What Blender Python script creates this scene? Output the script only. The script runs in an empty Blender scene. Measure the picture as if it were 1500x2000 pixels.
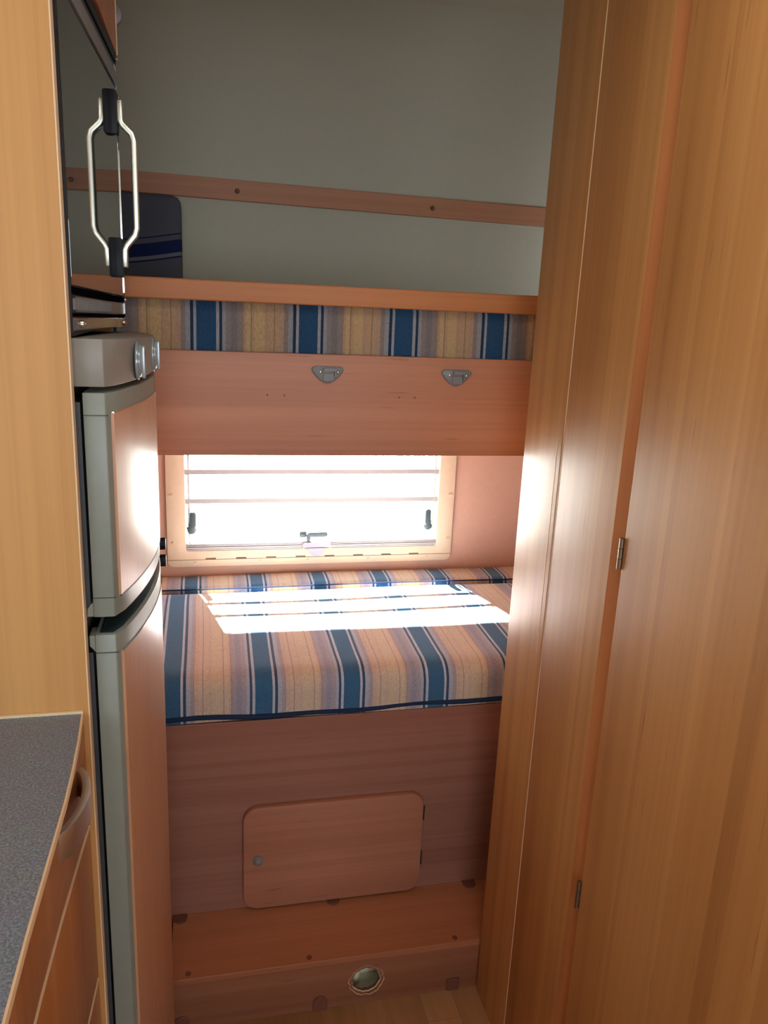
import bpy, bmesh, math, random
from mathutils import Vector, Matrix
random.seed(7)
sc = bpy.context.scene
COL = sc.collection
PI = math.pi

# ---------------------------------------------------------------- camera
cam_d = bpy.data.cameras.new('camera'); cam = bpy.data.objects.new('camera', cam_d); COL.objects.link(cam)
cam_d.sensor_fit = 'VERTICAL'; cam_d.sensor_height = 36.0; cam_d.sensor_width = 27.0
cam_d.lens = 36.0*1540.8/2000.0
cam_d.clip_start = 0.02
PITCH, YAW, ROLL = -0.255704, -0.226425, 0.0445817
cam.matrix_world = Matrix.Translation((0, 0, 1.5)) @ Matrix.Rotation(YAW, 4, 'Z') @ Matrix.Rotation(PI/2+PITCH, 4, 'X') @ Matrix.Rotation(ROLL, 4, 'Z')
sc.camera = cam

# ---------------------------------------------------------------- light and exposure
sc.view_settings.view_transform = 'Standard'; sc.view_settings.look = 'None'
sc.view_settings.gamma = 1.0; sc.view_settings.use_curve_mapping = False
sc.view_settings.exposure = -0.28
world = bpy.data.worlds.new('daylight'); sc.world = world; world.use_nodes = True
wn = world.node_tree.nodes; wn['Background'].inputs[0].default_value = (0.76, 0.89, 1.0, 1); wn['Background'].inputs[1].default_value = 8.0

def light(name, kind, loc, direction, power, color, size=None, size_y=None, spread=None):
    d = bpy.data.lights.new(name, kind); o = bpy.data.objects.new(name, d); COL.objects.link(o)
    o.location = loc; o.rotation_euler = Vector(direction).to_track_quat('-Z', 'Y').to_euler()
    d.energy = power; d.color = color
    if kind == 'AREA':
        d.shape = 'RECTANGLE'; d.size = size; d.size_y = size_y
        if spread: d.spread = spread
    if kind == 'SUN': d.angle = math.radians(1.1)
    return o
light('sun', 'SUN', (0, 5, 5), (0.22, -1.0, -0.885), 170.0, (1.0, 0.96, 0.9))
# daylight through the cab windscreen, the kitchen window on the left and the entrance door window on the right
light('windscreen_daylight', 'AREA', (0.25, -2.35, 1.6), (0.0, 1.0, -0.02), 7.0, (1.0, 0.97, 0.93), 1.6, 0.8)
light('kitchen_window_daylight', 'AREA', (-0.74, 0.15, 1.42), (1.0, 0.12, -0.02), 4.8, (0.93, 0.97, 1.0), 0.6, 0.4)
light('door_window_daylight', 'AREA', (1.28, -0.9, 1.5), (-1.0, 0.75, -0.05), 11.0, (1.0, 0.96, 0.9), 0.6, 0.6)
# daylight falling through the roof hatch over the aisle
light('roof_hatch_daylight', 'AREA', (0.25, 0.55, 2.10), (0.0, 0.0, -1.0), 3.6, (1.0, 0.97, 0.92), 0.38, 0.38)
# small window at the right end of the upper bunk
light('bunk_window_daylight', 'AREA', (1.26, 1.93, 1.62), (-1.0, 0.05, -0.08), 1.6, (0.86, 0.93, 1.0), 0.35, 0.18)

# ---------------------------------------------------------------- materials
def new_mat(name):
    m = bpy.data.materials.new(name); m.use_nodes = True
    nt = m.node_tree; b = nt.nodes['Principled BSDF']
    return m, nt, b
def srgb(r, g, b):
    f = lambda c: (c/255/12.92) if c/255 <= 0.04045 else ((c/255+0.055)/1.055)**2.4
    return (f(r), f(g), f(b), 1)
def noise(nt, vec, scale, detail=4, rough=0.6, dist=0.0):
    n = nt.nodes.new('ShaderNodeTexNoise'); n.inputs['Scale'].default_value = scale
    n.inputs['Detail'].default_value = detail; n.inputs['Roughness'].default_value = rough; n.inputs['Distortion'].default_value = dist
    nt.links.new(vec, n.inputs['Vector']); return n
def mapping(nt, scale, loc=(0, 0, 0), rot=(0, 0, 0)):
    tc = nt.nodes.new('ShaderNodeTexCoord'); mp = nt.nodes.new('ShaderNodeMapping')
    mp.inputs['Scale'].default_value = scale; mp.inputs['Location'].default_value = loc; mp.inputs['Rotation'].default_value = rot
    nt.links.new(tc.outputs['Object'], mp.inputs['Vector']); return mp.outputs['Vector']
def ramp(nt, fac, stops, interp='LINEAR'):
    r = nt.nodes.new('ShaderNodeValToRGB'); cr = r.color_ramp; cr.interpolation = interp
    while len(cr.elements) < len(stops): cr.elements.new(0.5)
    for e, (p, c) in zip(cr.elements, stops): e.position = p; e.color = c
    nt.links.new(fac, r.inputs['Fac']); return r
def mixc(nt, mode, fac, a, b):
    m = nt.nodes.new('ShaderNodeMix'); m.data_type = 'RGBA'; m.blend_type = mode
    for s, v in ((m.inputs[0], fac), (m.inputs[6], a), (m.inputs[7], b)):
        if hasattr(v, 'is_linked'): nt.links.new(v, s)
        else: s.default_value = v
    return m.outputs[2]
def bump(nt, b, h, strength, dist):
    n = nt.nodes.new('ShaderNodeBump'); n.inputs['Strength'].default_value = strength; n.inputs['Distance'].default_value = dist
    nt.links.new(h, n.inputs['Height']); nt.links.new(n.outputs['Normal'], b.inputs['Normal'])

def wood(name, grain, light_c, mid_c, dark_c, rough=0.38, spec=0.5, coat=0.0, seed=0.0, bands=1.0, flecks=1.0, plain=None):
    """long grain wood laminate; grain is the axis the grain runs along"""
    m, nt, b = new_mat(name)
    gi = 'xyz'.index(grain)
    def sc_(along, across): s = [across]*3; s[gi] = along; return tuple(s)
    v1 = mapping(nt, sc_(0.25, 6.0), (seed, seed*1.7, seed*0.6)); n1 = noise(nt, v1, 1.0, 4, 0.6, 0.25)
    v2 = mapping(nt, sc_(0.9, 110.0), (seed, seed, seed)); n2 = noise(nt, v2, 1.0, 5, 0.65, 0.2)
    v3 = mapping(nt, sc_(9.0, 140.0), (seed+3, seed, seed)); n3 = noise(nt, v3, 1.0, 2, 0.5)
    base = ramp(nt, n1.outputs['Fac'], [(0.30, dark_c), (0.47, mid_c), (0.56, mid_c), (0.70, light_c)])
    fine = ramp(nt, n2.outputs['Fac'], [(0.28, (0.72, 0.66, 0.60, 1)), (0.55, (1, 1, 1, 1)), (0.8, (1.12, 1.12, 1.1, 1))])
    c = mixc(nt, 'MULTIPLY', 0.38, base.outputs['Color'], fine.outputs['Color'])
    fl = ramp(nt, n3.outputs['Fac'], [(0.20, (0.45, 0.36, 0.30, 1)), (0.31, (1, 1, 1, 1))])
    c = mixc(nt, 'MULTIPLY', 0.55*flecks, c, fl.outputs['Color'])
    if bands:
        v4 = mapping(nt, sc_(0.0, 1.0), (seed*2, seed*3, seed)); n4 = noise(nt, v4, 8.0, 1, 0.5)
        bd = ramp(nt, n4.outputs['Fac'], [(0.0, (0.84, 0.76, 0.68, 1)), (0.38, (1.02, 0.99, 0.95, 1)), (0.46, (1.12, 1.14, 1.14, 1)), (0.53, (0.92, 0.86, 0.81, 1)), (0.60, (1.05, 1.06, 1.05, 1)), (0.67, (0.9, 0.82, 0.75, 1))], 'CONSTANT')
        c = mixc(nt, 'MULTIPLY', 0.6*bands, c, bd.outputs['Color'])
    nt.links.new(c, b.inputs['Base Color'])
    b.inputs['Roughness'].default_value = rough; b.inputs['Specular IOR Level'].default_value = spec
    b.inputs['Coat Weight'].default_value = coat; b.inputs['Coat Roughness'].default_value = rough*0.5
    bump(nt, b, n2.outputs['Fac'], 0.05, 0.002)
    return m

WL, WM, WD = (0.66, 0.335, 0.118, 1), (0.53, 0.245, 0.078, 1), (0.38, 0.150, 0.043, 1)
RL, RM, RD = (0.60, 0.265, 0.150, 1), (0.52, 0.215, 0.118, 1), (0.42, 0.160, 0.083, 1)  # pinkish shift puts cool sky light and haze into the same wood
M_wood_v = wood('pear_laminate_vertical', 'z', WL, WM, WD, rough=0.34, spec=0.5, seed=1.3)
M_door = wood('pear_laminate_door', 'z', WL, WM, WD, rough=0.42, spec=0.4, seed=5.1)
M_panel = wood('pear_laminate_partition', 'z', (0.66, 0.36, 0.14, 1), (0.60, 0.31, 0.11, 1), (0.51, 0.245, 0.08, 1), rough=0.5, spec=0.3, seed=9.4, bands=0.4, flecks=0.3)
M_kitchen = wood('pear_laminate_kitchen', 'z', (0.52, 0.215, 0.075, 1), (0.45, 0.17, 0.053, 1), (0.34, 0.115, 0.035, 1), rough=0.35, seed=2.2)
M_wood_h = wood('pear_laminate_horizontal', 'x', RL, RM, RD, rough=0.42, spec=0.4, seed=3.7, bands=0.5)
M_base = wood('pear_laminate_bed_base', 'x', (0.40, 0.182, 0.128, 1), (0.345, 0.15, 0.104, 1), (0.26, 0.105, 0.072, 1), rough=0.42, spec=0.4, seed=11.2, bands=0.7)  # darker and pinker: cool light on the panels put into the colour
M_hatch = wood('pear_laminate_hatch', 'x', (0.48, 0.205, 0.125, 1), (0.42, 0.17, 0.10, 1), (0.33, 0.125, 0.07, 1), rough=0.42, spec=0.4, seed=3.7, bands=0.6)
M_tread = wood('pear_laminate_tread_lit', 'x', (0.56, 0.225, 0.11, 1), (0.49, 0.185, 0.088, 1), (0.38, 0.135, 0.06, 1), rough=0.42, spec=0.4, seed=13.7, bands=0.5)  # lighter than the riser: light from above put into the colour
M_riser = wood('pear_laminate_riser_shaded', 'x', (0.36, 0.14, 0.075, 1), (0.31, 0.115, 0.06, 1), (0.23, 0.08, 0.04, 1), rough=0.42, spec=0.4, seed=17.7, bands=0.7)  # darker than the tread: shade on the upright face put into the colour
M_rail = wood('solid_pear_rail', 'x', (0.66, 0.27, 0.10, 1), (0.58, 0.22, 0.078, 1), (0.48, 0.17, 0.06, 1), rough=0.45, spec=0.3, seed=6.3, bands=0.2, flecks=0.4)
M_trimrail = wood('pear_wall_rail', 'x', (0.56, 0.26, 0.15, 1), (0.50, 0.22, 0.12, 1), (0.40, 0.165, 0.09, 1), rough=0.5, spec=0.3, seed=8.3, bands=0.2, flecks=0.4)
M_rail_v = wood('solid_pear_rail_vertical', 'z', (0.66, 0.27, 0.10, 1), (0.58, 0.22, 0.078, 1), (0.48, 0.17, 0.06, 1), rough=0.45, spec=0.3, seed=6.3, bands=0.2, flecks=0.4)
M_insert = wood('pear_fridge_insert', 'z', (0.62, 0.33, 0.19, 1), (0.54, 0.265, 0.145, 1), (0.45, 0.205, 0.11, 1), rough=0.36, spec=0.5, coat=0.15, seed=4.4, bands=0.2)

def plain(name, color, rough=0.5, metallic=0.0, spec=0.5, noise_amt=0.05, nscale=40, bumpy=0.0, coat=0.0):
    m, nt, b = new_mat(name)
    v = mapping(nt, (1, 1, 1)); n = noise(nt, v, nscale, 3)
    lo = tuple(c*(1-noise_amt) for c in color[:3])+(1,); hi = tuple(min(1, c*(1+noise_amt)) for c in color[:3])+(1,)
    r = ramp(nt, n.outputs['Fac'], [(0.35, lo), (0.65, hi)])
    nt.links.new(r.outputs['Color'], b.inputs['Base Color'])
    b.inputs['Roughness'].default_value = rough; b.inputs['Metallic'].default_value = metallic; b.inputs['Specular IOR Level'].default_value = spec
    b.inputs['Coat Weight'].default_value = coat
    if bumpy: bump(nt, b, n.outputs['Fac'], bumpy, 0.002)
    return m
M_wall = plain('vinyl_wall_covering', (0.50, 0.465, 0.36), 0.75, spec=0.2, nscale=90, bumpy=0.03, noise_amt=0.015)
M_wall_low = plain('wall_covering_rose_bounce', (0.66, 0.43, 0.34), 0.75, spec=0.2, nscale=60, bumpy=0.02, noise_amt=0.02)  # rose tone paints in light bounced from the wood
M_ceil = plain('ceiling_covering', (0.55, 0.53, 0.46), 0.7, spec=0.2, nscale=90)
M_cream = plain('cream_window_plastic', (0.74, 0.61, 0.45), 0.45, noise_amt=0.02)
M_creamd = plain('slot_shadow', (0.16, 0.11, 0.06), 0.8)
M_white = plain('white_painted_metal', (0.45, 0.45, 0.45), 0.4, noise_amt=0.02)
M_blind = plain('pale_blind_rail', (0.45, 0.45, 0.47), 0.35, noise_amt=0.02)
M_latch = plain('slate_grey_plastic', (0.075, 0.11, 0.125), 0.45, noise_amt=0.05)
M_clip = plain('clear_grey_plastic', (0.34, 0.34, 0.42), 0.3, noise_amt=0.02)
M_grey = plain('grey_green_fridge_plastic', (0.235, 0.25, 0.215), 0.38, noise_amt=0.03)
M_greyf = plain('satin_grey_front', (0.25, 0.225, 0.195), 0.42, noise_amt=0.03)
M_dark = plain('dark_gasket', (0.045, 0.045, 0.055), 0.5)
M_black = plain('black_plastic', (0.008, 0.008, 0.016), 0.45, spec=0.25)
M_void = plain('unlit_slot_black', (0.004, 0.004, 0.005), 0.9, spec=0.0)
M_glass_dark = plain('black_oven_glass', (0.010, 0.009, 0.010), 0.03, spec=0.7, coat=0.3, noise_amt=0.0)
M_glass_dark.node_tree.nodes['Principled BSDF'].inputs['Coat Roughness'].default_value = 0.02
M_glass_dark.node_tree.nodes['Principled BSDF'].inputs['IOR'].default_value = 1.75
M_chrome = plain('bright_chrome', (0.85, 0.85, 0.83), 0.12, metallic=1.0, noise_amt=0.0)
M_strip = plain('dark_mirror_chrome', (0.62, 0.60, 0.57), 0.08, metallic=1.0, noise_amt=0.0)
M_satin = plain('satin_nickel', (0.80, 0.78, 0.66), 0.30, metallic=1.0, noise_amt=0.03)
M_nickel = plain('brushed_nickel', (0.82, 0.81, 0.80), 0.38, metallic=1.0, noise_amt=0.03)
M_bronze = plain('brown_hinge_metal', (0.30, 0.24, 0.18), 0.35, metallic=0.9)
M_brown = plain('brown_plastic_cap', (0.17, 0.055, 0.035), 0.5)
M_catch = plain('grey_catch_plastic', (0.22, 0.21, 0.21), 0.42)
M_edge = plain('light_edging', (0.80, 0.55, 0.33), 0.4, noise_amt=0.03)
M_edge_gold = plain('pale_worktop_edging', (0.78, 0.62, 0.40), 0.3, noise_amt=0.03)
M_chip = plain('raw_chipboard', (0.60, 0.42, 0.26), 0.9, noise_amt=0.3, nscale=300, bumpy=0.4)
M_pale = plain('pale_inner_cavity', (0.85, 0.80, 0.60), 0.8)
M_teal = plain('dark_teal_gloss', (0.02, 0.045, 0.06), 0.15, coat=0.5)
M_knob = plain('clear_chrome_knob', (0.34, 0.38, 0.40), 0.16, metallic=0.25, noise_amt=0.0)

def worktop_mat():
    m, nt, b = new_mat('speckled_grey_worktop_sky_tint')
    v = mapping(nt, (1, 1, 1)); n = noise(nt, v, 420, 2, 0.7); n2 = noise(nt, v, 60, 3)
    r = ramp(nt, n.outputs['Fac'], [(0.30, (0.10, 0.12, 0.155, 1)), (0.5, (0.19, 0.225, 0.285, 1)), (0.72, (0.36, 0.41, 0.49, 1))])  # blue in these greys paints in reflected sky
    c = mixc(nt, 'MULTIPLY', 0.3, r.outputs['Color'], n2.outputs['Color'])
    nt.links.new(c, b.inputs['Base Color']); b.inputs['Roughness'].default_value = 0.36; b.inputs['Specular IOR Level'].default_value = 0.6
    return m
M_top = worktop_mat()

def stripes(name, x0, mirrored=False, bounce_tint=False, period=0.195, rot=0.0, axis=0, k=1.0):
    """woven stripe fabric: navy stripe with thin companions, then ochre and grey fields; x0 centres a navy stripe"""
    m, nt, b = new_mat(name)
    tc = nt.nodes.new('ShaderNodeTexCoord'); sp = nt.nodes.new('ShaderNodeSeparateXYZ'); nt.links.new(tc.outputs['Object'], sp.inputs[0])
    wob = noise(nt, mapping(nt, (2, 2.2, 2)), 1.3, 1)
    def mth(op, a, bb=None):
        n = nt.nodes.new('ShaderNodeMath'); n.operation = op
        for s, v in ((n.inputs[0], a), (n.inputs[1], bb)):
            if v is None: continue
            if hasattr(v, 'is_linked'): nt.links.new(v, s)
            else: s.default_value = v
        return n.outputs[0]
    x = mth('SUBTRACT', sp.outputs[axis], x0)
    x = mth('ADD', x, mth('MULTIPLY', mth('SUBTRACT', wob.outputs['Fac'], 0.5), 0.012))
    x = mth('DIVIDE', x, period)
    if mirrored: x = mth('MULTIPLY', x, -1.0)
    fr = mth('FRACT', mth('ADD', x, 0.5))       # navy centre at 0.5
    K = lambda r, g, bb: (r*k, g*k, bb*k, 1)
    navy, thin, gap = K(0.022, 0.072, 0.155), K(0.018, 0.040, 0.085), K(0.33, 0.34, 0.37)
    ochre, ochre2, peach, brn, gry, gry2, gb = K(0.47, 0.31, 0.185), K(0.52, 0.36, 0.19), K(0.44, 0.29, 0.21), K(0.30, 0.20, 0.14), K(0.25, 0.215, 0.205), K(0.21, 0.18, 0.18), K(0.30, 0.30, 0.32)
    if bounce_tint:  # paler, pinker set paints haze and wood bounce into the fabric
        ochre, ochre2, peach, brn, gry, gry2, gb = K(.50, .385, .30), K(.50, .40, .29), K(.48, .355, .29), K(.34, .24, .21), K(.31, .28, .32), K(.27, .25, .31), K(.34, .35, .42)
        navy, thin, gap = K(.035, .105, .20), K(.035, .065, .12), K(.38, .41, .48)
    # to the right of the navy: thin, gap ... grey field wraps round on the left
    st = [(0.0, ochre2), (0.03, ochre), (0.055, brn), (0.07, ochre2), (0.115, peach), (0.14, brn), (0.155, gry),
          (0.20, gry2), (0.26, gry), (0.31, gb), (0.345, thin), (0.375, gap), (0.405, navy), (0.595, gap), (0.625, thin), (0.655, gb),
          (0.70, gry), (0.735, brn), (0.745, peach), (0.79, ochre), (0.83, brn), (0.84, ochre), (0.90, peach), (0.93, ochre2)]
    r = ramp(nt, fr, st, 'CONSTANT')
    wv = noise(nt, mapping(nt, (900, 160, 160) if axis == 0 else (160, 160, 900)), 1.0, 2); wv2 = noise(nt, mapping(nt, (260, 900, 900)), 1.0, 2)
    f1 = ramp(nt, wv.outputs['Fac'], [(0.3, (0.72, 0.72, 0.72, 1)), (0.7, (1.2, 1.2, 1.2, 1))])
    f2 = ramp(nt, wv2.outputs['Fac'], [(0.3, (0.8, 0.8, 0.8, 1)), (0.7, (1.15, 1.15, 1.15, 1))])
    c = mixc(nt, 'MULTIPLY', 0.7, r.outputs['Color'], f1.outputs['Color']); c = mixc(nt, 'MULTIPLY', 0.7, c, f2.outputs['Color'])
    nt.links.new(c, b.inputs['Base Color']); b.inputs['Roughness'].default_value = 0.9; b.inputs['Specular IOR Level'].default_value = 0.15
    b.inputs['Sheen Weight'].default_value = 0.25
    bump(nt, b, wv2.outputs['Fac'], 0.35, 0.002); return m
M_navy = plain('navy_piping', (0.02, 0.035, 0.075), 0.85, spec=0.1)

def cushion_mat():
    m, nt, b = new_mat('dark_cushion_with_curved_stripe')
    tc = nt.nodes.new('ShaderNodeTexCoord'); sp = nt.nodes.new('ShaderNodeSeparateXYZ'); nt.links.new(tc.outputs['Object'], sp.inputs[0])
    def mth(op, a, bb):
        n = nt.nodes.new('ShaderNodeMath'); n.operation = op
        for s, v in ((n.inputs[0], a), (n.inputs[1], bb)):
            if hasattr(v, 'is_linked'): nt.links.new(v, s)
            else: s.default_value = v
        return n.outputs[0]
    # height minus a gentle upward curve towards the right edge
    xx = mth('ADD', sp.outputs[0], 0.07); q = mth('MULTIPLY', mth('MULTIPLY', xx, xx), 0.42)
    t = mth('SUBTRACT', sp.outputs[2], q); f = mth('MULTIPLY', t, 1/0.2)
    base, nv, ln = (0.085, 0.085, 0.105, 1), (0.012, 0.018, 0.065, 1), (0.14, 0.14, 0.17, 1)
    r = ramp(nt, f, [(0.0, base), (0.262, nv), (0.282, ln), (0.325, nv), (0.475, base), (0.535, nv), (0.55, base)], 'CONSTANT')
    n = noise(nt, mapping(nt, (1, 1, 1)), 500, 2); fr = ramp(nt, n.outputs['Fac'], [(0.3, (0.8, 0.8, 0.8, 1)), (0.7, (1.2, 1.2, 1.2, 1))])
    c = mixc(nt, 'MULTIPLY', 0.5, r.outputs['Color'], fr.outputs['Color'])
    nt.links.new(c, b.inputs['Base Color']); b.inputs['Roughness'].default_value = 0.9; b.inputs['Specular IOR Level'].default_value = 0.1; return m

def floor_mat():
    m, nt, b = new_mat('block_parquet_vinyl')
    br = nt.nodes.new('ShaderNodeTexBrick'); br.offset = 0.37; br.inputs['Scale'].default_value = 1.0
    v = mapping(nt, (1, 1, 1), rot=(0, 0, PI/2)); nt.links.new(v, br.inputs['Vector'])
    br.inputs['Brick Width'].default_value = 0.30; br.inputs['Row Height'].default_value = 0.075
    br.inputs['Mortar Size'].default_value = 0.0006
    br.inputs['Color1'].default_value = (0.30, 0.13, 0.05, 1); br.inputs['Color2'].default_value = (0.46, 0.23, 0.10, 1); br.inputs['Mortar'].default_value = (0.25, 0.11, 0.05, 1)
    n = noise(nt, mapping(nt, (40, 3, 3)), 1.0, 4); f = ramp(nt, n.outputs['Fac'], [(0.3, (0.8, 0.75, 0.7, 1)), (0.7, (1.1, 1.1, 1.1, 1))])
    c = mixc(nt, 'MULTIPLY', 0.8, br.outputs['Color'], f.outputs['Color']); nt.links.new(c, b.inputs['Base Color'])
    b.inputs['Roughness'].default_value = 0.45; return m

def pane_mat():
    m = bpy.data.materials.new('clear_acrylic_pane'); m.use_nodes = True; nt = m.node_tree
    nt.nodes.remove(nt.nodes['Principled BSDF'])
    tr = nt.nodes.new('ShaderNodeBsdfTransparent'); tr.inputs[0].default_value = (0.94, 0.96, 0.96, 1)
    gl = nt.nodes.new('ShaderNodeBsdfGlossy'); gl.inputs['Roughness'].default_value = 0.03
    mx = nt.nodes.new('ShaderNodeMixShader'); mx.inputs[0].default_value = 0.04
    nt.links.new(tr.outputs[0], mx.inputs[1]); nt.links.new(gl.outputs[0], mx.inputs[2])
    nt.links.new(mx.outputs[0], nt.nodes['Material Output'].inputs['Surface']); return m
M_pane = pane_mat()

# ---------------------------------------------------------------- mesh helpers (all in place coordinates)
def box(bm, x0, x1, y0, y1, z0, z1):
    vs = [bm.verts.new(p) for p in ((x0, y0, z0), (x1, y0, z0), (x1, y1, z0), (x0, y1, z0), (x0, y0, z1), (x1, y0, z1), (x1, y1, z1), (x0, y1, z1))]
    for f in ((0, 3, 2, 1), (4, 5, 6, 7), (0, 1, 5, 4), (1, 2, 6, 5), (2, 3, 7, 6), (3, 0, 4, 7)): bm.faces.new([vs[i] for i in f])
def prism(bm, pts, axis, a, b):
    """extrude a 2D outline between a and b along an axis (x: pts=(y,z), y: (x,z), z: (x,y))"""
    def P(p, t):
        return {'x': (t, p[0], p[1]), 'y': (p[0], t, p[1]), 'z': (p[0], p[1], t)}[axis]
    A = [bm.verts.new(P(p, a)) for p in pts]; B = [bm.verts.new(P(p, b)) for p in pts]; n = len(pts)
    bm.faces.new(A); bm.faces.new(B[::-1])
    for i in range(n): bm.faces.new((A[i], B[i], B[(i+1) % n], A[(i+1) % n]))
def rrect(x0, x1, z0, z1, r, n=6):
    out = []
    for cx, cz, a0 in ((x1-r, z1-r, 0), (x0+r, z1-r, PI/2), (x0+r, z0+r, PI), (x1-r, z0+r, 1.5*PI)):
        for i in range(n+1):
            a = a0+PI/2*i/n; out.append((cx+r*math.cos(a), cz+r*math.sin(a)))
    return out
def circ(cx, cz, r, n=24, a0=0, a1=2*PI):
    full = abs(a1-a0-2*PI) < 1e-6; k = n if full else n+1
    return [(cx+r*math.cos(a0+(a1-a0)*i/n), cz+r*math.sin(a0+(a1-a0)*i/n)) for i in range(k)]
def cyl(bm, c, axis, r, h, n=20, r2=None):
    """cylinder starting at c, going h along axis"""
    r2 = r if r2 is None else r2; i = 'xyz'.index(axis); u, v = (i+1) % 3, (i+2) % 3
    rings = []
    for t, rr in ((0, r), (h, r2)):
        ring = []
        for k in range(n):
            p = list(c); p[i] += t; p[u] += rr*math.cos(2*PI*k/n); p[v] += rr*math.sin(2*PI*k/n); ring.append(bm.verts.new(p))
        rings.append(ring)
    bm.faces.new(rings[0][::-1]); bm.faces.new(rings[1])
    for k in range(n): bm.faces.new((rings[0][k], rings[0][(k+1) % n], rings[1][(k+1) % n], rings[1][k]))
def dome(bm, c, axis, r, h, sgn=-1, n=20, m=5):
    i = 'xyz'.index(axis); u, v = (i+1) % 3, (i+2) % 3; prev = None
    for j in range(m+1):
        a = PI/2*j/m; rr = r*math.cos(a); t = sgn*h*math.sin(a)
        if j == m: ring = None; p = list(c); p[i] += t; top = bm.verts.new(p)
        else:
            ring = []
            for k in range(n):
                p = list(c); p[i] += t; p[u] += rr*math.cos(2*PI*k/n); p[v] += rr*math.sin(2*PI*k/n); ring.append(bm.verts.new(p))
        if prev:
            for k in range(n):
                if ring: bm.faces.new((prev[k], prev[(k+1) % n], ring[(k+1) % n], ring[k]))
                else: bm.faces.new((prev[k], prev[(k+1) % n], top))
        else: bm.faces.new(ring[::-1])
        prev = ring
def sweep(bm, path, w, t, up=(0, 1, 0), n=0):
    """sweep a rectangle (w along 'up', t across) or, if n, a round section of radius w along a path"""
    path = [Vector(p) for p in path]; rings = []
    for i, p in enumerate(path):
        d = (path[min(i+1, len(path)-1)]-path[max(i-1, 0)]).normalized(); U = Vector(up); U = (U-d*U.dot(d)).normalized(); S = d.cross(U)
        k = 1.0
        if 0 < i < len(path)-1:
            a = (path[i]-path[i-1]).normalized(); k = 1/max(0.6, abs(a.dot(d)))
        if n: ring = [p+(U*math.cos(2*PI*j/n)+S*math.sin(2*PI*j/n))*w for j in range(n)]
        else: ring = [p+U*w/2+S*t*k/2, p-U*w/2+S*t*k/2, p-U*w/2-S*t*k/2, p+U*w/2-S*t*k/2]
        rings.append([bm.verts.new(q) for q in ring])
    m = len(rings[0])
    for a, b in zip(rings, rings[1:]):
        for j in range(m): bm.faces.new((a[j], a[(j+1) % m], b[(j+1) % m], b[j]))
    bm.faces.new(rings[0][::-1]); bm.faces.new(rings[-1])

def wloc(o):
    v = Vector((0, 0, 0))
    while o: v += o.location; o = o.parent
    return v
def shear(b):
    for v in b.verts: v.co.x -= .026*(1.5-v.co.y)
    return b
def tilt1(b):
    for v in b.verts:
        if v.co.z > 1.42: v.co.z -= .024*(v.co.y-1.0)
    return b
def tilt0(b):
    for v in b.verts:
        if v.co.z < 1.6: v.co.z -= .024*(v.co.y-1.0)
    return b
def tilt(b):
    for v in b.verts: v.co.z -= .024*(v.co.y-1.0)
    return b
def obj(name, bm, mat, parent=None, bevel=0.0, seg=2, smooth=False, label=None):
    if bevel:
        bmesh.ops.remove_doubles(bm, verts=bm.verts, dist=1e-6)
        es = [e for e in bm.edges if len(e.link_faces) == 2 and e.calc_face_angle(0) > math.radians(30)]
        bmesh.ops.bevel(bm, geom=es, offset=bevel, segments=seg, profile=0.5, affect='EDGES', clamp_overlap=True)
    bmesh.ops.recalc_face_normals(bm, faces=bm.faces)
    if parent:
        L = wloc(parent); bmesh.ops.translate(bm, verts=bm.verts, vec=-L)
    me = bpy.data.meshes.new(name); bm.to_mesh(me); bm.free(); me.materials.append(mat)
    if smooth:
        for p in me.polygons: p.use_smooth = True
        try: me.set_sharp_from_angle(angle=math.radians(35))
        except Exception: pass
    o = bpy.data.objects.new(name, me); COL.objects.link(o)
    if parent: o.parent = parent
    if label: o['label'] = label
    return o
def thing(name, label, cat, loc=(0, 0, 0), group=None):
    o = bpy.data.objects.new(name, None); COL.objects.link(o); o.location = loc; o.empty_display_size = 0.05
    o['label'] = label; o['category'] = cat
    if group: o['group'] = group
    return o
def tag(o, label, cat, group=None):
    o['label'] = label; o['category'] = cat
    if group: o['group'] = group
    return o
def struct(name, bm, mat, label, cat, **k):
    o = obj(name, bm, mat, **k); o['kind'] = 'structure'; o['label'] = label; o['category'] = cat; return o
B = bmesh.new
def bx(*a): b = B(); box(b, *a); return b

# ---------------------------------------------------------------- the shell
XL, XR, YB, YF, ZC = -0.76, 1.34, 2.24, -2.45, 2.12
struct('floor', bx(XL-.05, XR+.05, YF, YB+.05, -0.04, 0.0), floor_mat(), 'wood block patterned floor in front of the bed step', 'floor')
# window hole
HX0, HX1, HZ0, HZ1 = -0.085, 0.70, 0.775, 1.145
w = B()
for a in ((XL, HX0, YB, YB+.015, 0, 1.24), (HX1, XR, YB, YB+.015, 0, 1.24), (HX0, HX1, YB, YB+.015, 0, HZ0), (HX0, HX1, YB, YB+.015, HZ1, 1.24)): box(w, *a)
struct('wall_back', w, M_wall_low, 'beige wall with painted rose bounce light around the window behind the lower bed', 'wall')
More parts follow.
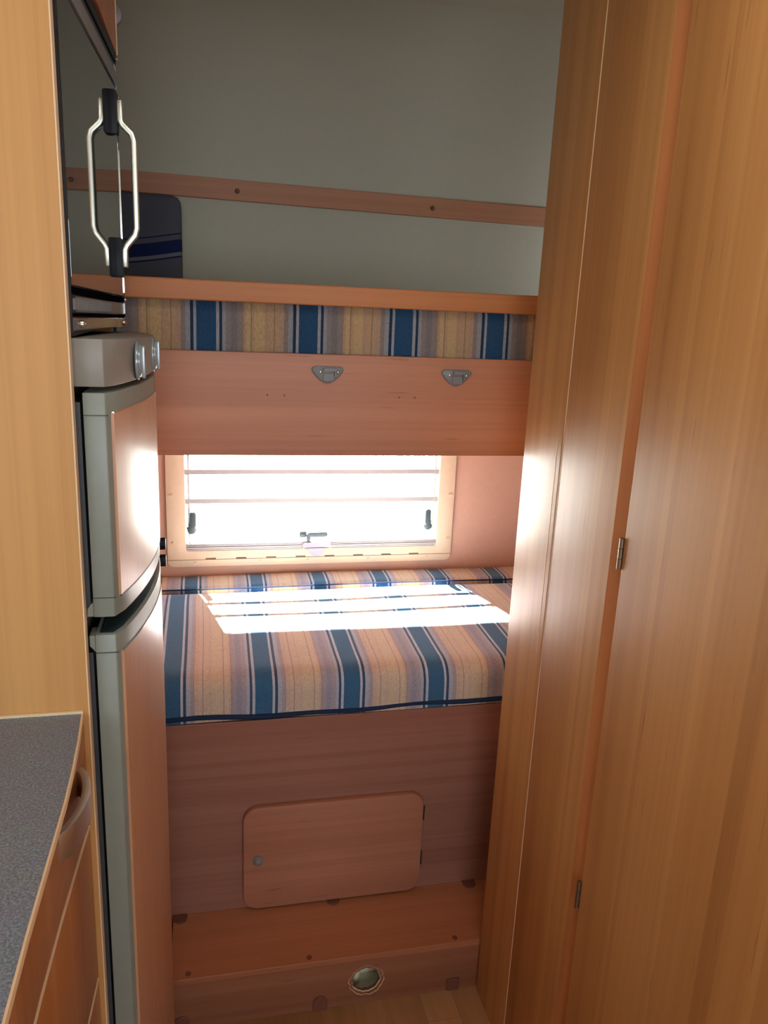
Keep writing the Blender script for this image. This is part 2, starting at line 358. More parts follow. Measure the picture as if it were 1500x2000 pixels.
# upper part of the wall rounds over into the ceiling
w = B(); R_ = 0.42; prof = [(YB, 1.24), (YB, ZC-R_)]+[(YB-R_+R_*math.cos(a), ZC-R_+R_*math.sin(a)) for a in [PI/2*i/10 for i in range(1, 11)]]
prof += [(YB-R_, ZC+.04), (YB+.04, ZC+.04), (YB+.04, 1.24)]
prism(w, prof, 'x', XL, XR)
struct('wall_back', w, M_wall, 'beige grey vinyl wall behind the upper bunk', 'wall', smooth=True)
struct('ceiling', bx(XL, XR, YF, YB-R_, ZC, ZC+.04), M_wall, 'beige grey ceiling above the upper bunk', 'ceiling')
struct('wall_left', bx(XL-.04, XL, YF, YB+.04, 0, ZC), M_wall, 'beige side wall behind the fridge and kitchen', 'wall')
struct('wall_right', bx(XR, XR+.04, YF, YB+.04, 0, ZC), M_wall, 'beige side wall behind the wardrobe', 'wall')
w = B()
for a in ((XL, XR, YF-.04, YF, 0, 0.85), (XL, XR, YF-.04, YF, 1.85, ZC), (XL, -0.66, YF-.04, YF, .85, 1.85), (1.16, XR, YF-.04, YF, .85, 1.85)): box(w, *a)
struct('wall_front', w, M_wall, 'cab end wall with the windscreen opening', 'wall')
# wall rail behind the bunk
w = B(); z0l, z0r = 1.7535, 1.7335; hh = 0.0505
xs0, xs1 = XL, XR
def railz(x): return 1.7505+(x+0.169)*(1.736-1.7505)/1.11
for (x0, x1) in ((xs0, xs1),):
    vs = []
    for x in (x0, x1):
        for (y, dz) in ((2.222, 0), (YB-.0005, 0), (YB-.0005, hh), (2.222, hh)): vs.append(w.verts.new((x, y, railz(x)+dz)))
    for f in ((0, 1, 2, 3), (7, 6, 5, 4), (0, 4, 5, 1), (1, 5, 6, 2), (2, 6, 7, 3), (3, 7, 4, 0)): w.faces.new([vs[i] for i in f])
rail = struct('trim_1', w, M_trimrail, 'reddish wooden rail screwed across the wall above the upper bunk', 'rail', bevel=0.002)
for x in (-0.30, 0.084, 0.611, 1.0):
    c = B(); dome(c, (x, 2.222, railz(x)+0.023), 'y', 0.0065, 0.003); obj('screw_cap', c, M_brown, rail, smooth=True)

# ---------------------------------------------------------------- window
win = B(); YW = 2.228
def ring_frame(bm, o, i, r_o, r_i, y0, y1, n=6):
    O = rrect(*o, r_o, n); I = rrect(*i, r_i, n); k = len(O)
    vo = [[bm.verts.new((p[0], y, p[1])) for p in O] for y in (y0, y1)]; vi = [[bm.verts.new((p[0], y, p[1])) for p in I] for y in (y0, y1)]
    for j in range(k):
        q = (j+1) % k
        bm.faces.new((vo[0][j], vo[0][q], vi[0][q], vi[0][j])); bm.faces.new((vo[1][q], vo[1][j], vi[1][j], vi[1][q]))
        bm.faces.new((vo[0][q], vo[0][j], vo[1][j], vo[1][q])); bm.faces.new((vi[0][j], vi[0][q], vi[1][q], vi[1][j]))
ring_frame(win, (-0.117, 0.731, 0.745, 1.185), (-0.064, 0.680, 0.794, 1.135), 0.018, 0.008, YW, YB-.0003)
W = struct('window_1', win, M_cream, 'cream framed window with white bars above the lower bed', 'window', bevel=0.003, seg=2, smooth=True)
b = B(); ring_frame(b, (-0.0835, 0.6985, 0.7765, 1.1435), (-0.064, 0.680, 0.794, 1.135), 0.004, 0.008, YB+.0003, YB+.016); obj('reveal', b, M_cream, W)
b = B(); prism(b, [(-0.117+.001, 0.7665), (0.729, 0.7665), (0.729, 0.7675), (-0.116, 0.7675)], 'y', YW-.0012, YW); obj('seam_line', b, M_creamd, W)
for i in range(7):
    x = 0.005+i*(0.612-0.005)/7; obj('vent_slot', bx(x-.0145, x+.0145, YW-.0016, YW+.001, .7665, .7715), M_creamd, W)
obj('vent_slot', bx(.612-.0145, .612+.0145, YW-.0016, YW+.001, .7665, .7715), M_creamd, W)
for x, z in ((-.102, .958), (-.099, .818), (-.039, .757), (.149, .757), (.288, .757), (.471, .757), (.656, .757), (.717, .815), (.716, .953)):
    b = B(); cyl(b, (x, YW+.001, z), 'y', .0058, -.003, 18); cyl(b, (x, YW-.001, z), 'y', .0035, -.0035, 14); obj('screw_cap', b, M_cream, W, smooth=True)
obj('pane', bx(-0.062, 0.678, YB+.0125, YB+.0155, .797, 1.133), M_pane, W)
for z0, z1 in ((1.017, 1.031), (.932, .946)):
    b = bx(-0.0639, .6798, YB-.004, YB+.004, z0, z1)
    for x in (-.0635, .6675): box(b, x, x+.012, YB-.006, YB+.005, z0-.001, z1+.001)
    obj('crossbar', b, M_white, W, bevel=.0008)
b = bx(-.0635, .6795, YB-.0098, YB+.008, .7945, .8140)
for z0, z1, y in ((.7945, .7980, YB-.0115), (.800, .8045, YB-.0135), (.8065, .8095, YB-.0115), (.8115, .8142, YB-.0105)): box(b, -.0635, .6795, y, y+.010, z0, z1)
obj('roller_blind_bar', b, M_blind, W, bevel=.0006)
b = bx(.274, .351, YB-.0165, YB-.0045, .7965, .8125); box(b, .271, .276, YB-.016, YB-.003, .794, .811); box(b, .349, .354, YB-.016, YB-.003, .794, .811)
prism(b, circ(.312, .7965, .026, 10, PI, 2*PI), 'y', YB-.020, YB-.0155)
clip = obj('blind_clip', b, M_clip, W, bevel=.0005)
for x0 in (-.0575, .668):
    obj('side_channel', bx(x0, x0+.006, YB+.002, YB+.010, .815, 1.133), M_blind, W)
def latch(cx, cz, vertical, flip=1):
    b = B()
    if vertical:
        prism(b, rrect(cx-.009, cx+.009, cz-.012, cz+.036, .0085), 'y', YB-.012, YB-.002)
        cyl(b, (cx-.004*flip, YB-.002, cz-.020), 'y', .0125, .014, 20)
        prism(b, rrect(cx-.009-.004*flip, cx+.008-.004*flip, cz-.026, cz+.004, .006), 'y', YB-.007, YB+.008)
        box(b, cx-.0105-.008*flip, cx+.001-.008*flip, YB, YB+.008, cz-.018, cz-.010)
    else:
        prism(b, rrect(cx-.008, cx+.052, cz-.003, cz+.0115, .007), 'y', YB-.012, YB-.003)
        prism(b, [(cx-.012, cz+.006), (cx+.004, cz+.006), (cx+.000, cz-.016), (cx-.010, cz-.016)], 'y', YB-.011, YB-.002)
        prism(b, rrect(cx-.031, cx-.010, cz-.006, cz+.013, .006), 'y', YB-.004, YB+.006)
        cyl(b, (cx-.022, YB-.004, cz+.004), 'y', .004, -.003, 14)
    obj('latch', b, M_latch, W, bevel=.0012, smooth=True)
latch(-.044, .873, True, 1); latch(.652, .873, True, -1); latch(.293, .831, False)
# outside the rear window: sunlit paving and a low shrub
b = B(); box(b, -14, 16, 2.9, 40, -.75, -.65)
struct('ground', b, plain('pale_sunlit_paving', (0.62, 0.60, 0.56), 0.9, nscale=3, noise_amt=0.1), 'pale sunlit ground outside the window', 'ground')
M_leaf = plain('green_leaves', (0.05, 0.16, 0.04), 0.6)
tree = thing('shrub', 'dark green shrub outside seen through the top of the window', 'shrub', (3.0, 11.4, -.65))
b = B()
for k in range(5): sweep(b, [(3.0, 11.4, -.65), (2.6+.2*k, 11.4, -.4), (2.3+.35*k, 11.4+.05*k, -.1)], .014, .01, n=6)
obj('stem', b, M_brown, tree, smooth=True)
b = B()
for i in range(1500):
    c = Vector((3.0+random.gauss(0, .42), 11.4+random.gauss(0, .28), -.18+random.gauss(0, .20)))
    if c.z < -.62: continue
    d = Vector((random.uniform(-1, 1), random.uniform(-1, 1), random.uniform(-1, 1))).normalized(); e = d.orthogonal().normalized(); q = random.uniform(.03, .06)
    b.faces.new([b.verts.new(c+d*q), b.verts.new(c+e*q*.5), b.verts.new(c-d*q), b.verts.new(c-e*q*.5)])
obj('foliage', b, M_leaf, tree)

# ---------------------------------------------------------------- bed base, step, hatch
YP, YS, ZP, ZS = 1.567, 1.384, 0.612, 0.13
bed = thing('storage_bed', 'reddish wood bed box with rounded hatch under the lower striped mattress', 'bed', (0.3, YP, 0))
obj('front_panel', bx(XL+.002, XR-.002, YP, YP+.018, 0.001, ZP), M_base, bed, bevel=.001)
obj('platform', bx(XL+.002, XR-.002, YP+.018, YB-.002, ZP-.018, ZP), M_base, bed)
hd = B(); prism(hd, rrect(.067, .485, .136, .402, .034, 8), 'y', YP-.016, YP-.0003)
hatch = obj('hatch_door', hd, M_hatch, bed, bevel=.0018, smooth=True, label='rounded access door with a round knob at its left')
b = B(); cyl(b, (.099, YP-.016, .267), 'y', .0125, -.003, 24); dome(b, (.099, YP-.019, .267), 'y', .0105, .010); obj('knob', b, M_catch, hatch, smooth=True)
for z in (.345, .222): b = bx(.4855, .4885, YP-.013, YP-.0005, z-.018, z+.018); obj('hinge', b, M_black, hatch)
step = thing('bed_step', 'low wooden step with screw caps in front of the bed base', 'step', (0.3, YS, 0))
SX0, SX1 = -0.0903, 0.66
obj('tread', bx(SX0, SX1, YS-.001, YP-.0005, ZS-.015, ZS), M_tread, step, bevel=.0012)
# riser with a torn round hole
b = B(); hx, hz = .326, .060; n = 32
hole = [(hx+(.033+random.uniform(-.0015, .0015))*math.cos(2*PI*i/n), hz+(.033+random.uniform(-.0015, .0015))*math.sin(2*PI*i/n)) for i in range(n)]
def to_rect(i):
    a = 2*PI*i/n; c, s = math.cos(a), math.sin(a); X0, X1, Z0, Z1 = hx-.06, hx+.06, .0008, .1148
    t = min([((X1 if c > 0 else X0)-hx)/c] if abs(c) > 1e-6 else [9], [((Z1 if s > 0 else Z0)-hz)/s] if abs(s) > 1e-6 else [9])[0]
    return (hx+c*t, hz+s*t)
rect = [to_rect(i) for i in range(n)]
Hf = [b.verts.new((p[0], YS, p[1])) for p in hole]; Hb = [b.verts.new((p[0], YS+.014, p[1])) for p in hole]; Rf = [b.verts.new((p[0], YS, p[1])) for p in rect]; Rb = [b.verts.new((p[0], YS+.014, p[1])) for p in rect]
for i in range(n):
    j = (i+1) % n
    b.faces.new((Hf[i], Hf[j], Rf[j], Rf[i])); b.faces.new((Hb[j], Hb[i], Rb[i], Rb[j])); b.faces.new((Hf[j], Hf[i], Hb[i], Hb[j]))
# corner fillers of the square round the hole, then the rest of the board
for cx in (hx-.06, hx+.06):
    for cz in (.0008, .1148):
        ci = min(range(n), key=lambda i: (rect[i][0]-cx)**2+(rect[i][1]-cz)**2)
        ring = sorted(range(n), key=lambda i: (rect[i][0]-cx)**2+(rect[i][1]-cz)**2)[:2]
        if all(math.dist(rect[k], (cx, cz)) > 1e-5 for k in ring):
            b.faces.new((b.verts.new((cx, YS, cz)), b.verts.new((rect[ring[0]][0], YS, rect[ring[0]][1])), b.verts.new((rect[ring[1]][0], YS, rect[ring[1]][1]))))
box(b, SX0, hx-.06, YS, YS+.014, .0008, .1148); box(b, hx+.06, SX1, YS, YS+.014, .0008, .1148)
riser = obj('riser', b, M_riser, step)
b = B(); O = hole; K = [(hx+(.0385+random.uniform(-.0028, .0028))*math.cos(2*PI*i/n), hz+(.0385+random.uniform(-.0028, .0028))*math.sin(2*PI*i/n)) for i in range(n)]
vo = [b.verts.new((p[0], YS-.0008, p[1])) for p in K]; vi = [b.verts.new((hx+(p[0]-hx)*.93, YS+.004, hz+(p[1]-hz)*.93)) for p in hole]; vk = [b.verts.new((p[0], YS+.0005, p[1])) for p in K]
for i in range(n):
    j = (i+1) % n; b.faces.new((vo[i], vo[j], vi[j], vi[i])); b.faces.new((vk[i], vk[j], vo[j], vo[i]))
obj('torn_hole_edge', b, M_chip, riser)
b = B(); box(b, hx-.058, hx+.058, YS+.075, YS+.078, .002, .113); box(b, hx-.058, hx+.058, YS+.0145, YS+.075, .002, .005)
obj('cavity_lining', b, M_pale, step)
b = B(); sweep(b, [(hx-.018, YS+.055, .005), (hx-.010, YS+.055, .045), (hx-.004, YS+.06, .11)], .010, .01, n=12); obj('heater_pipe', b, M_pale, step, smooth=True)
for x, y in ((-.054, 1.396), (.200, 1.396), (.529, 1.396)): b = B(); cyl(b, (x, y, ZS), 'z', .006, .0012, 16); obj('screw_cap', b, M_brown, step)
for x in (-.075, .276, .615):
    b = B(); prism(b, [(x+.016, YP-.001)]+circ(x, YP-.012, .016, 12, 0, -PI)+[(x-.016, YP-.001)], 'z', ZS, ZS+.004); obj('corner_block', b, M_brown, step, bevel=.0015)
for x in (-.070, .2245, .5275):
    pts = [(x+.016, .0008)]+circ(x, .020, .016, 12, 0, PI)+[(x-.016, .0008)] if x < .4 else rrect(x-.015, x+.015, .001, .032, .004)
    b = B(); prism(b, pts, 'y', YS-.004, YS); obj('corner_block', b, M_brown, step, bevel=.0015)

# ---------------------------------------------------------------- mattresses
def soft_box(x0, x1, y0, y1, z0, z1, r, amp=.002, cuts=(60, 24, 6), crown=.004):
    b = B(); nx, ny, nz = cuts
    bmesh.ops.create_cube(b, size=1.0)
    for ax, k in ((0, nx), (1, ny), (2, nz)):
        es = [e for e in b.edges if abs((e.verts[0].co-e.verts[1].co)[ax]) > .5/1 and abs((e.verts[0].co-e.verts[1].co)[ax]) > 0.9]
        if ax == 0: bmesh.ops.subdivide_edges(b, edges=es, cuts=k, use_grid_fill=True)
        else:
            es = [e for e in b.edges if abs((e.verts[0].co-e.verts[1].co)[ax]) > 0.9]
            bmesh.ops.subdivide_edges(b, edges=es, cuts=k, use_grid_fill=True)
    dx, dy, dz = x1-x0, y1-y0, z1-z0
    for v in b.verts:
        p = Vector((x0+(v.co.x+.5)*dx, y0+(v.co.y+.5)*dy, z0+(v.co.z+.5)*dz))
        q = Vector((min(max(p.x, x0+r), x1-r), min(max(p.y, y0+r), y1-r), min(max(p.z, z0+r*.5), z1-r)))
        d = p-q
        if d.length > 1e-9:
            rr = r
            m = max(abs(d.x), abs(d.y), abs(d.z)*(1 if d.z > 0 else 2))
            s = m/d.length; d2 = d*s if d.z >= 0 else d*1.0
            p = q+d2
        if v.co.z > .49: p.z += crown*(1-abs(2*v.co.x)**4)*math.sin(PI*(v.co.y+.5))
        p.y += amp*math.sin(p.x*9.0+1)*(1 if v.co.y < -.49 else 0)
        p.z += amp*.7*math.sin(p.x*7+p.y*11)*(1 if v.co.z > .49 else 0)
        v.co = p
    return b
M_bed = stripes('striped_mattress_fabric', 0.112-0.3, bounce_tint=True, k=1.3)
ms = thing('lower_mattress', 'striped mattress with bright sun patch on the lower bed', 'mattress', (0.3, 1.85, ZP))
for nm, b in (('cover', soft_box(XL+.01, XR-.01, YP+.002, 2.117, ZP+.002, .717, .042, crown=.006)),):
    obj(nm, b, M_bed, ms, smooth=True)
b = B(); sweep(b, [(XL+.012+i*.04, YP+.0025-.001*math.sin(i), ZP+.0108+.0030*math.sin(i*.42+1.0)+.0015*math.sin(i*1.1)) for i in range(52)], .0058, .01, up=(0, 0, 1), n=8)
obj('piping', b, M_navy, ms, smooth=True, label='dark navy piping along the lower front edge')
M_bed2 = stripes('striped_bolster_fabric', 0.130-0.3, bounce_tint=True, period=.1815, k=1.2)
bs = thing('narrow_mattress_strip', 'narrow striped mattress strip lying between the large mattress and the window wall', 'mattress', (0.3, 2.18, ZP))
obj('cover', soft_box(XL+.01, XR-.01, 2.123, YB-.003, ZP+.002, .719, .014, cuts=(60, 8, 5), crown=.002), M_bed2, bs, smooth=True)
b = B(); sweep(b, [(XL+.02+i*.2, 2.120, .7165+.0015*math.sin(i*1.3)) for i in range(11)], .0022, .01, up=(0, 0, 1), n=6); obj('seam_piping', b, M_navy, bs)

# ---------------------------------------------------------------- upper bunk
bunk = thing('upper_bunk', 'upper bunk bed with reddish front board and orange guard rail', 'bunk bed', (0.3, YP, 1.2))
fb = obj('front_board', bx(XL+.002, XR-.002, YP, YP+.016, 1.200, 1.402), M_wood_h, bunk, bevel=.0012)
obj('slat_base', bx(XL+.002, XR-.002, YP+.017, YB-.014, 1.385, 1.398), M_wood_h, bunk)
obj('guard_rail', bx(XL+.002, XR-.002, YP-.006, YP+.016, 1.4945, 1.5325), M_rail, bunk, bevel=.003, seg=3)
for cx, cz in ((.2335, 1.3765), (.4995, 1.3765)):
    # half round catch plate with a raised hook bar and two screws
    pts = [(cx-.026, cz+.003), (cx+.026, cz+.003), (cx+.0315, cz-.001), (cx+.0315, cz-.006), (cx+.024, cz-.016), (cx+.013, cz-.026), (cx+.004, cz-.030), (cx-.004, cz-.030), (cx-.013, cz-.026), (cx-.024, cz-.016), (cx-.0315, cz-.006), (cx-.0315, cz-.001)]
    b = B(); prism(b, pts, 'y', YP-.006, YP-.0002)
    c = obj('ladder_catch', b, M_catch, fb, bevel=.002, smooth=True)
    b = B(); box(b, cx-.008, cx+.014, YP-.016, YP-.012, cz-.006, cz+.0005); box(b, cx+.0125, cx+.016, YP-.013, YP-.005, cz-.017, cz+.0005); box(b, cx-.010, cx-.0065, YP-.013, YP-.005, cz-.010, cz+.0005)
    prism(b, rrect(cx-.009, cx+.012, cz-.026, cz-.010, .003), 'y', YP-.0085, YP-.005)
    obj('hook', b, M_catch, fb, bevel=.0005)
    for dx in (-.0145, .0205): b = B(); dome(b, (cx+dx, YP-.006, cz-.0085), 'y', .0033, .0022); obj('screw', b, M_chrome, fb, smooth=True)
for x in (.116, .149, .382, .415): b = B(); cyl(b, (x, YP+.0005, 1.3205), 'y', .0020, -.0009, 12); obj('screw_hole', b, M_brown, fb)
M_upper = stripes('striped_bunk_fabric', 0.196-0.3, mirrored=True)
um = thing('upper_mattress', 'striped mattress on the upper bunk between board and guard rail', 'mattress', (0.3, 1.9, 1.4))
obj('cover', soft_box(XL+.01, XR-.01, YP+.022, YB-.02, 1.4, 1.506, .022, cuts=(60, 16, 5), crown=.003), M_upper, um, smooth=True)
# backrest cushion leaning on the wall
ccx = -.25
cb = soft_box(-.44, -.056, 2.095, 2.195, 1.512, 1.738, .022, cuts=(16, 8, 14), crown=0.0, amp=0)
cu = obj('back_cushion', cb, cushion_mat(), None, smooth=True)
for v in cu.data.vertices: v.co -= Vector((ccx, 2.145, 1.512))
cu.location = (ccx, 2.145, 1.512)
cu.data.update()
tag(cu, 'dark blue grey cushion with navy stripe standing on the upper bunk', 'cushion')

# ---------------------------------------------------------------- left: partition, overhead locker, oven, fridge
YPn = 0.98
pt = thing('partition_panel', 'tall plain orange wood panel behind the grey worktop', 'panel', (-0.45, YPn, 0))
obj('board', bx(XL+.003, -.1555, YPn, YPn+.016, .001, ZC-.002), M_panel, pt)
obj('edging', bx(-.1553, -.1535, YPn-.0005, YPn+.0165, .001, ZC-.002), M_edge, pt)
tw = thing('appliance_tower', 'wooden tower carcass holding the oven and the fridge', 'cabinet', (-0.45, 1.27, 0))
obj('carcass', (lambda b: (box(b, XL+.003, -.165, 1.512, 1.528, .001, ZC-.002), box(b, XL+.003, -.70, .998, 1.512, .001, ZC-.002), b)[-1])(B()), M_wood_v, tw)
obj('far_side_panel', bx(-.165, -.118, 1.514, 1.528, .001, 1.386), M_wood_v, tw)
oh = thing('overhead_locker', 'red brown wooden locker above the oven at top left', 'cabinet', (-0.45, 1.27, 1.88))
obj('door', bx(-.155, -.139, 1.0, 1.528, 1.884, ZC-.002), M_trimrail, oh, bevel=.001)
obj('carcass', bx(-.69, -.156, 1.0, 1.51, 1.884, ZC-.004), M_wood_v, oh)
obj('edging', bx(-.1395, -.1375, 1.5285, 1.531, 1.884, ZC-.002), M_edge, oh)
b = B(); cyl(b, (-.145, 1.531, 1.945), 'y', .016, .014, 22); cyl(b, (-.145, 1.545, 1.945), 'y', .011, .010, 22); obj('round_stop', b, M_catch, oh, bevel=.001, smooth=True, label='grey round stop on the far side')

ov = thing('oven', 'built in oven with mirror black glass door and vertical bow handle', 'oven', (-0.40, 1.25, 1.45))
obj('body', bx(-.68, -.153, 1.003, 1.508, 1.449, 1.876), M_black, ov)
XO = -.139
dr = obj('glass_door', shear(tilt0(bx(-.152, XO, 1.012, 1.494, 1.508, 1.824))), M_glass_dark, ov, bevel=.0008)
obj('door_edge_strip', bx(-.150, XO+.0012, 1.4945, 1.4985, 1.502, 1.845), M_chrome, dr)
obj('side_frame_near', bx(-.1565, -.1515, .9985, 1.003, 1.452, 1.876), M_black, ov)
obj('side_trim_line', bx(-.1590, -.1567, .9975, 1.002, 1.452, 1.876), M_chrome, ov)
obj('side_frame_far', bx(-.153, XO, 1.5035, 1.509, 1.4425, 1.876), M_strip, ov)
obj('top_vent', shear(bx(-.152, XO+.002, 1.004, 1.503, 1.829, 1.850)), M_catch, ov, bevel=.001)
obj('top_rim', shear(bx(-.152, XO-.002, 1.004, 1.503, 1.852, 1.864)), M_dark, ov)
obj('top_rail', shear(bx(-.152, XO+.001, 1.004, 1.503, 1.866, 1.882)), M_black, ov, bevel=.001)
b = bx(-.152, XO-.002, 1.004, 1.503, 1.477, 1.496); obj('vent_panel', shear(tilt(b)), M_catch, ov, bevel=.001)
b = B()
for i in range(44): y = 1.02+i*.0072; box(b, XO-.003, XO+.0005, y, y+.0032, 1.480, 1.493)
obj('vent_fins', shear(tilt(b)), M_catch, ov)
obj('slot', shear(tilt(bx(-.152, XO-.0012, 1.004, 1.49, 1.4975, 1.5065))), M_void, ov)
b = B(); dome(b, (XO-.010, 1.33, 1.4935), 'x', .0035, .003, 1); obj('slot_screw', b, M_chrome, ov, smooth=True)
b = bx(-.152, XO+.001, 1.004, 1.507, 1.4555, 1.471); obj('chrome_strip', shear(tilt(b)), M_strip, ov, bevel=.002, seg=3)
for y in (1.06, 1.47): b = B(); dome(b, (XO+.001-.026*(1.5-y), y, 1.463-.024*(y-1)), 'x', .0055, .005, 1); obj('strip_screw', b, M_chrome, ov, smooth=True)
for y, z in ((1.5045, 1.872), (1.5045, 1.815), (1.5045, 1.490)): b = B(); dome(b, (XO+.0005, y, z), 'x', .003, .003, 1); obj('frame_screw', b, M_chrome, ov, smooth=True)
for z in (1.70, 1.60, 1.53): b = B(); dome(b, (-.1575, .9975, z), 'y', .0022, .003, -1); obj('frame_screw', b, M_chrome, ov, smooth=True)
obj('gap_shadow_strip', shear(tilt(bx(-.152, XO-.0012, 1.004, 1.503, 1.472, 1.476))), M_void, ov)
# bow handle, upright
YH = 1.42; XG = XO-.026*(1.5-YH)
hb = B(); xo = XG+.033
sweep(hb, [(XG+.013, YH, 1.793), (XG+.0135, YH, 1.763), (XG+.017, YH, 1.757), (xo-.003, YH, 1.745), (xo, YH, 1.734), (xo, YH, 1.604), (xo-.003, YH, 1.593), (XG+.017, YH, 1.577), (XG+.0135, YH, 1.570), (XG+.013, YH, 1.542)], .020, .0085)
obj('handle', hb, M_satin, ov, bevel=.0018, smooth=True)
b = B(); prism(b, rrect(XG-.004, XG+.0105, 1.742, 1.806, .004), 'y', YH-.013, YH+.009); obj('handle_mount', b, M_black, ov, bevel=.001, smooth=True)
b = B(); prism(b, rrect(XG-.004, XG+.0105, 1.526, 1.588, .004), 'y', YH-.013, YH+.009); obj('handle_mount', b, M_black, ov, bevel=.001, smooth=True)

# fridge: bowed fronts
def xf(y, off=0.0): return -.0775-.66*(y-1.24)**2+off
def bow(x_back, z0, z1, y0=1.000, y1=1.500, off=0.0, n=22, bm=None, chamf=.004):
    b = bm or B(); pts = [(x_back, y0)]
    for i in range(n+1):
        y = y0+(y1-y0)*i/n; pts.append((xf(y, off)-(chamf if i in (0, n) else 0), y if 0 < i < n else y))
    pts.append((x_back, y1)); prism(b, pts, 'z', z0, z1); return b
fr = thing('fridge', 'tall grey fridge freezer with bowed wood insert doors', 'fridge', (-0.40, 1.25, 0))
obj('body', bx(-.68, -.158, 1.006, 1.506, .05, 1.434), M_dark, fr)
obj('gasket', bx(-.158, -.149, 1.004, 1.500, .12, 1.046), M_dark, fr, label='dark rubber gasket behind the lower door')
obj('gasket', bx(-.158, -.149, 1.004, 1.500, 1.110, 1.372), M_dark, fr, label='dark rubber gasket behind the freezer door')
cp = obj('control_panel', tilt1(bow(-.158, 1.391, 1.4475, y0=1.0)), M_greyf, fr, bevel=.0012, smooth=True)
def knob(y):
    b = B(); x = xf(y); cyl(b, (x-.001, y, 1.4155), 'x', .0255, .004, 30); cyl(b, (x+.003, y, 1.4155), 'x', .022, .004, 30, .020)
    prism(b, rrect(y-.0045, y+.0045, 1.4155-.023, 1.4155+.020, .003), 'x', x+.006, x+.0105)
    obj('knob', b, M_knob, cp, bevel=.0012, smooth=True)
knob(1.105); knob(1.235)
def fdoor(name, z0, z1, ins0, ins1, foot_top, foot_bot):
    d = obj(name, bow(-.1455, z0, z1), M_grey, fr, bevel=.0015, smooth=True)
    b = B(); pts = []; n = 22; y0, y1 = 1.010, 1.495
    for i in range(n+1): y = y0+(y1-y0)*i/n; pts.append((xf(y, .0012), y))
    for i in range(n, -1, -1): y = y0+(y1-y0)*i/n; pts.append((xf(y, -.003), y))
    prism(b, pts, 'z', ins0, ins1); obj('wood_insert', b, M_insert, d, smooth=True, label='glossy wood grain insert')
    for z in ((ins1, ) if name == 'freezer_door' else ())+((ins0,) if name == 'freezer_door' else (ins1,)):
        b = B(); pts = [(xf(y0+(y1-y0)*i/n, .0016), y0+(y1-y0)*i/n) for i in range(n+1)]+[(xf(y0+(y1-y0)*i/n, -.001), y0+(y1-y0)*i/n) for i in range(n, -1, -1)]
        prism(b, pts, 'z', z-.0008, z+.0012); obj('trim_strip', b, M_chrome if z == ins1 else M_dark, d)
    for z in ((1.357, 1.123) if name == 'freezer_door' else (1.047,)):
        obj('side_joint', bx(-.1457, -.1165, .9994, 1.0005, z-.0006, z+.0006), M_dark, d)
    if foot_bot: b = B(); prism(b, [(-.1455, z0+.001), (-.1455, z0+.020), (-.1485, z0+.018), (-.153, z0+.012), (-.154, z0+.001)], 'y', 1.0, 1.03); obj('end_cap', b, M_grey, d, bevel=.001)
    if foot_top: b = B(); prism(b, [(-.1455, z1-.001), (-.1455, z1-.024), (-.1485, z1-.020), (-.1525, z1-.015), (-.1525, z1-.001)], 'y', 1.0, 1.03); obj('end_cap', b, M_grey, d, bevel=.001)
    return d
fdoor('freezer_door', 1.0965, 1.384, 1.122, 1.359, False, True)
ld = fdoor('fridge_door', .12, 1.072, .15, 1.045, True, False)
b = bow(-.140, 1.0722, 1.0730, y0=1.006, y1=1.49, off=-.006); obj('grip_channel', b, M_teal, ld, label='dark glossy grip channel on the top edge')
for z in (1.079, 1.048):
    b = B(); y = 1.375; x = xf(y); cyl(b, (x-.002, y, z), 'x', .008, .008, 14); prism(b, [(y+r*math.cos(2*PI*i/16), z+r*math.sin(2*PI*i/16)) for i, r in enumerate([.0115, .0095]*8)], 'x', x+.005, x+.0155)
    obj('latch_knob', b, M_black, fr, bevel=.001, smooth=True)

# ---------------------------------------------------------------- kitchen cabinet and worktop
prof = [(-.1615, YPn-.0005), (-.1565, .912), (-.1535, .846), (-.152, .786), (-.1525, .70), (-.153, .60), (-.152, .50), (-.152, .10), (-.152, -.30)]
def kprof(off): return [(x+off, y) for x, y in prof]
wt = thing('worktop', 'speckled grey worktop, sky blue painted in, with pale edging at lower left', 'worktop', (-0.45, .4, .95))
b = B(); prism(b, kprof(-.0022)+[(XL+.003, -.30), (XL+.003, YPn-.0005)], 'z', .9635, .974); obj('slab', b, M_top, wt)
b = B(); prism(b, kprof(0)+kprof(-.0022)[::-1], 'z', .9655, .9748); obj('edging', b, M_edge, wt)
b = B(); box(b, XL+.004, -.1615, YPn-.0042, YPn-.0008, .9742, .9775); obj('back_strip', b, M_edge_gold, wt)
kc = thing('kitchen_cabinet', 'orange brown kitchen base cabinet below the worktop', 'cabinet', (-0.45, .4, 0))
b = B(); prism(b, kprof(-.034)+[(XL+.003, -.30), (XL+.003, YPn-.0008)], 'z', .06, .963); obj('carcass', b, M_kitchen, kc)
obj('plinth', bx(XL+.003, -.22, -.29, YPn-.001, .001, .06), M_dark, kc)
fprof = [(-.1612, YPn-.004), (-.1650, .90), (-.1690, .80), (-.1715, .70), (-.1725, .60), (-.1725, .45), (-.172, .10), (-.172, -.28)]
def front(name, z0, z1, mat=M_kitchen):
    b = B(); o = list(fprof); i_ = [(x-.016, y) for x, y in o]; prism(b, o+i_[::-1], 'z', z0, z1)
    f = obj(name, b, mat, kc, bevel=.0015, smooth=True)
    return f
d1 = front('drawer', .8125, .9615); d2 = front('door', .562, .8075); d3 = front('door', .07, .557)
for d, z in ((d2, .807), (d3, .5565)):
    b = B(); o = [(x+.0008, y) for x, y in fprof]; prism(b, o+[(x-.003, y) for x, y in o][::-1], 'z', z-.001, z+.0012); obj('edging', b, M_edge, d)
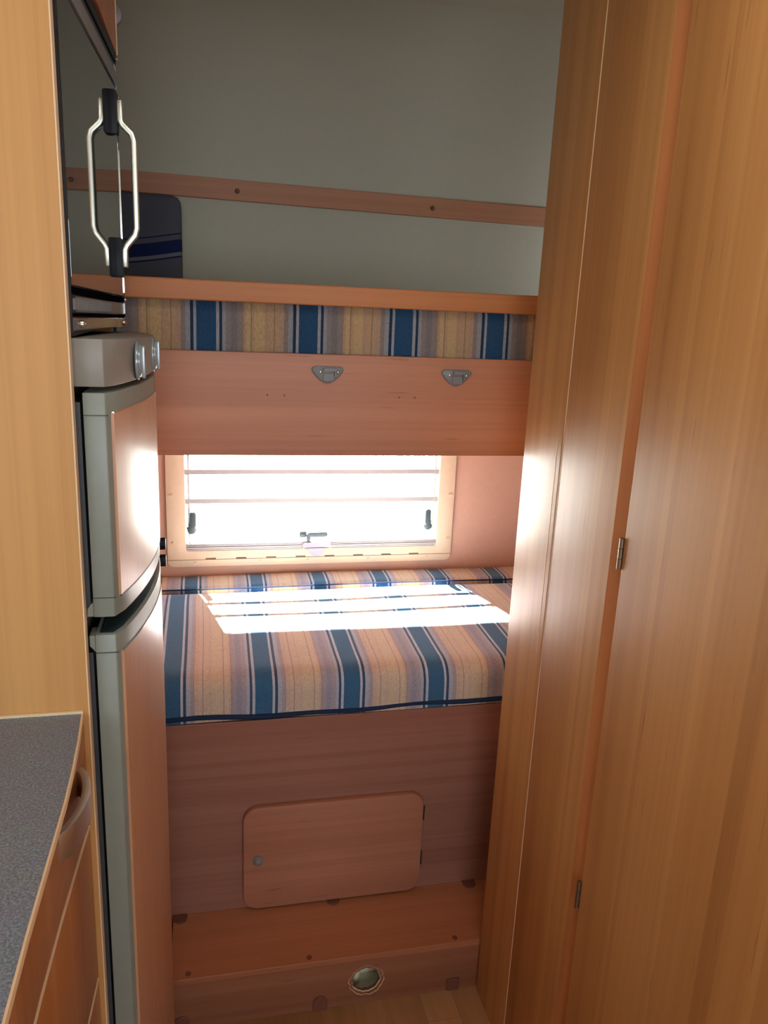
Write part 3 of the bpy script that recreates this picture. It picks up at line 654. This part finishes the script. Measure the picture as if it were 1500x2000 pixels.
# bow handle on the drawer
b = B(); N = 12; Y0, Y1 = .800, .930
path = [(-.168+.004*i/N+.019*math.sin(PI*i/N)**.6, Y0+(Y1-Y0)*i/N, .907) for i in range(N+1)]
sweep(b, path, .036, .009, up=(0, 0, 1)); obj('handle', b, M_nickel, d1, bevel=.0008, smooth=True, label='curved nickel drawer handle')

# ---------------------------------------------------------------- right: wardrobe
XW = .583
wd = thing('wardrobe', 'tall orange wood wardrobe filling the right side', 'wardrobe', (.9, .9, 0))
# far end post with a softly rounded corner
def post(y0, y1, x, rc_far, rc_near, depth, n=6):
    pts = [(x, y0+rc_near)]
    pts += [(x+rc_far-rc_far*math.cos(PI/2*i/n), y1-rc_far+rc_far*math.sin(PI/2*i/n)) for i in range(n+1)]
    pts += [(x+depth, y1), (x+depth, y0)]
    pts += [(x+rc_near-rc_near*math.cos(PI/2*i/n), y0+rc_near-rc_near*math.sin(PI/2*i/n)) for i in range(n, 0, -1)]
    return pts
ZT = ZC-.002
b = B(); prism(b, post(1.2167, 1.3812, XW, .006, .004, .02), 'z', .001, ZT); obj('end_post', b, M_wood_v, wd, smooth=True)
b = B(); prism(b, post(1.0176, 1.2138, XW, .002, .0015, .02), 'z', .001, ZT); obj('side_panel', b, M_door, wd, smooth=True)
obj('joint_edging', bx(XW-.0006, XW+.004, 1.2141, 1.2150, .001, ZT), M_edge, wd)
for y in (1.2345,): obj('groove_bead', bx(XW-.0006, XW+.001, y, y+.0009, .9, 1.29), M_edge, wd)
b = B(); prism(b, [(XW, 1.0176), (XW+.02, 1.0176), (XW+.02, 0.9855), (XW+.010, 0.9855)], 'z', .001, ZT); obj('frame_chamfer', b, M_rail_v, wd)
obj('carcass', bx(XW+.021, XR-.002, .0, 1.3792, .001, ZT), M_wood_v, wd)
dd = obj('door', bx(XW-.0015, XW+.019, .02, 0.9816, .02, ZT-.004), M_door, wd, bevel=.0015)
for z0, z1 in ((1.145, 1.192), (.560, .611)):
    b = B(); h = (z1-z0)/3
    for k in range(3): cyl(b, (XW-.0030, 0.9855, z0+k*h+.0004), 'z', .0038, h-.0008, 14)
    obj('hinge', b, M_bronze, dd, smooth=True)
# wall side of the doorway toward the entry, behind the camera
struct('trim_2', bx(XW+.02, XR-.002, -.06, -.001, .001, ZT), M_wood_v, 'wood end panel of the wardrobe toward the cab', 'panel')
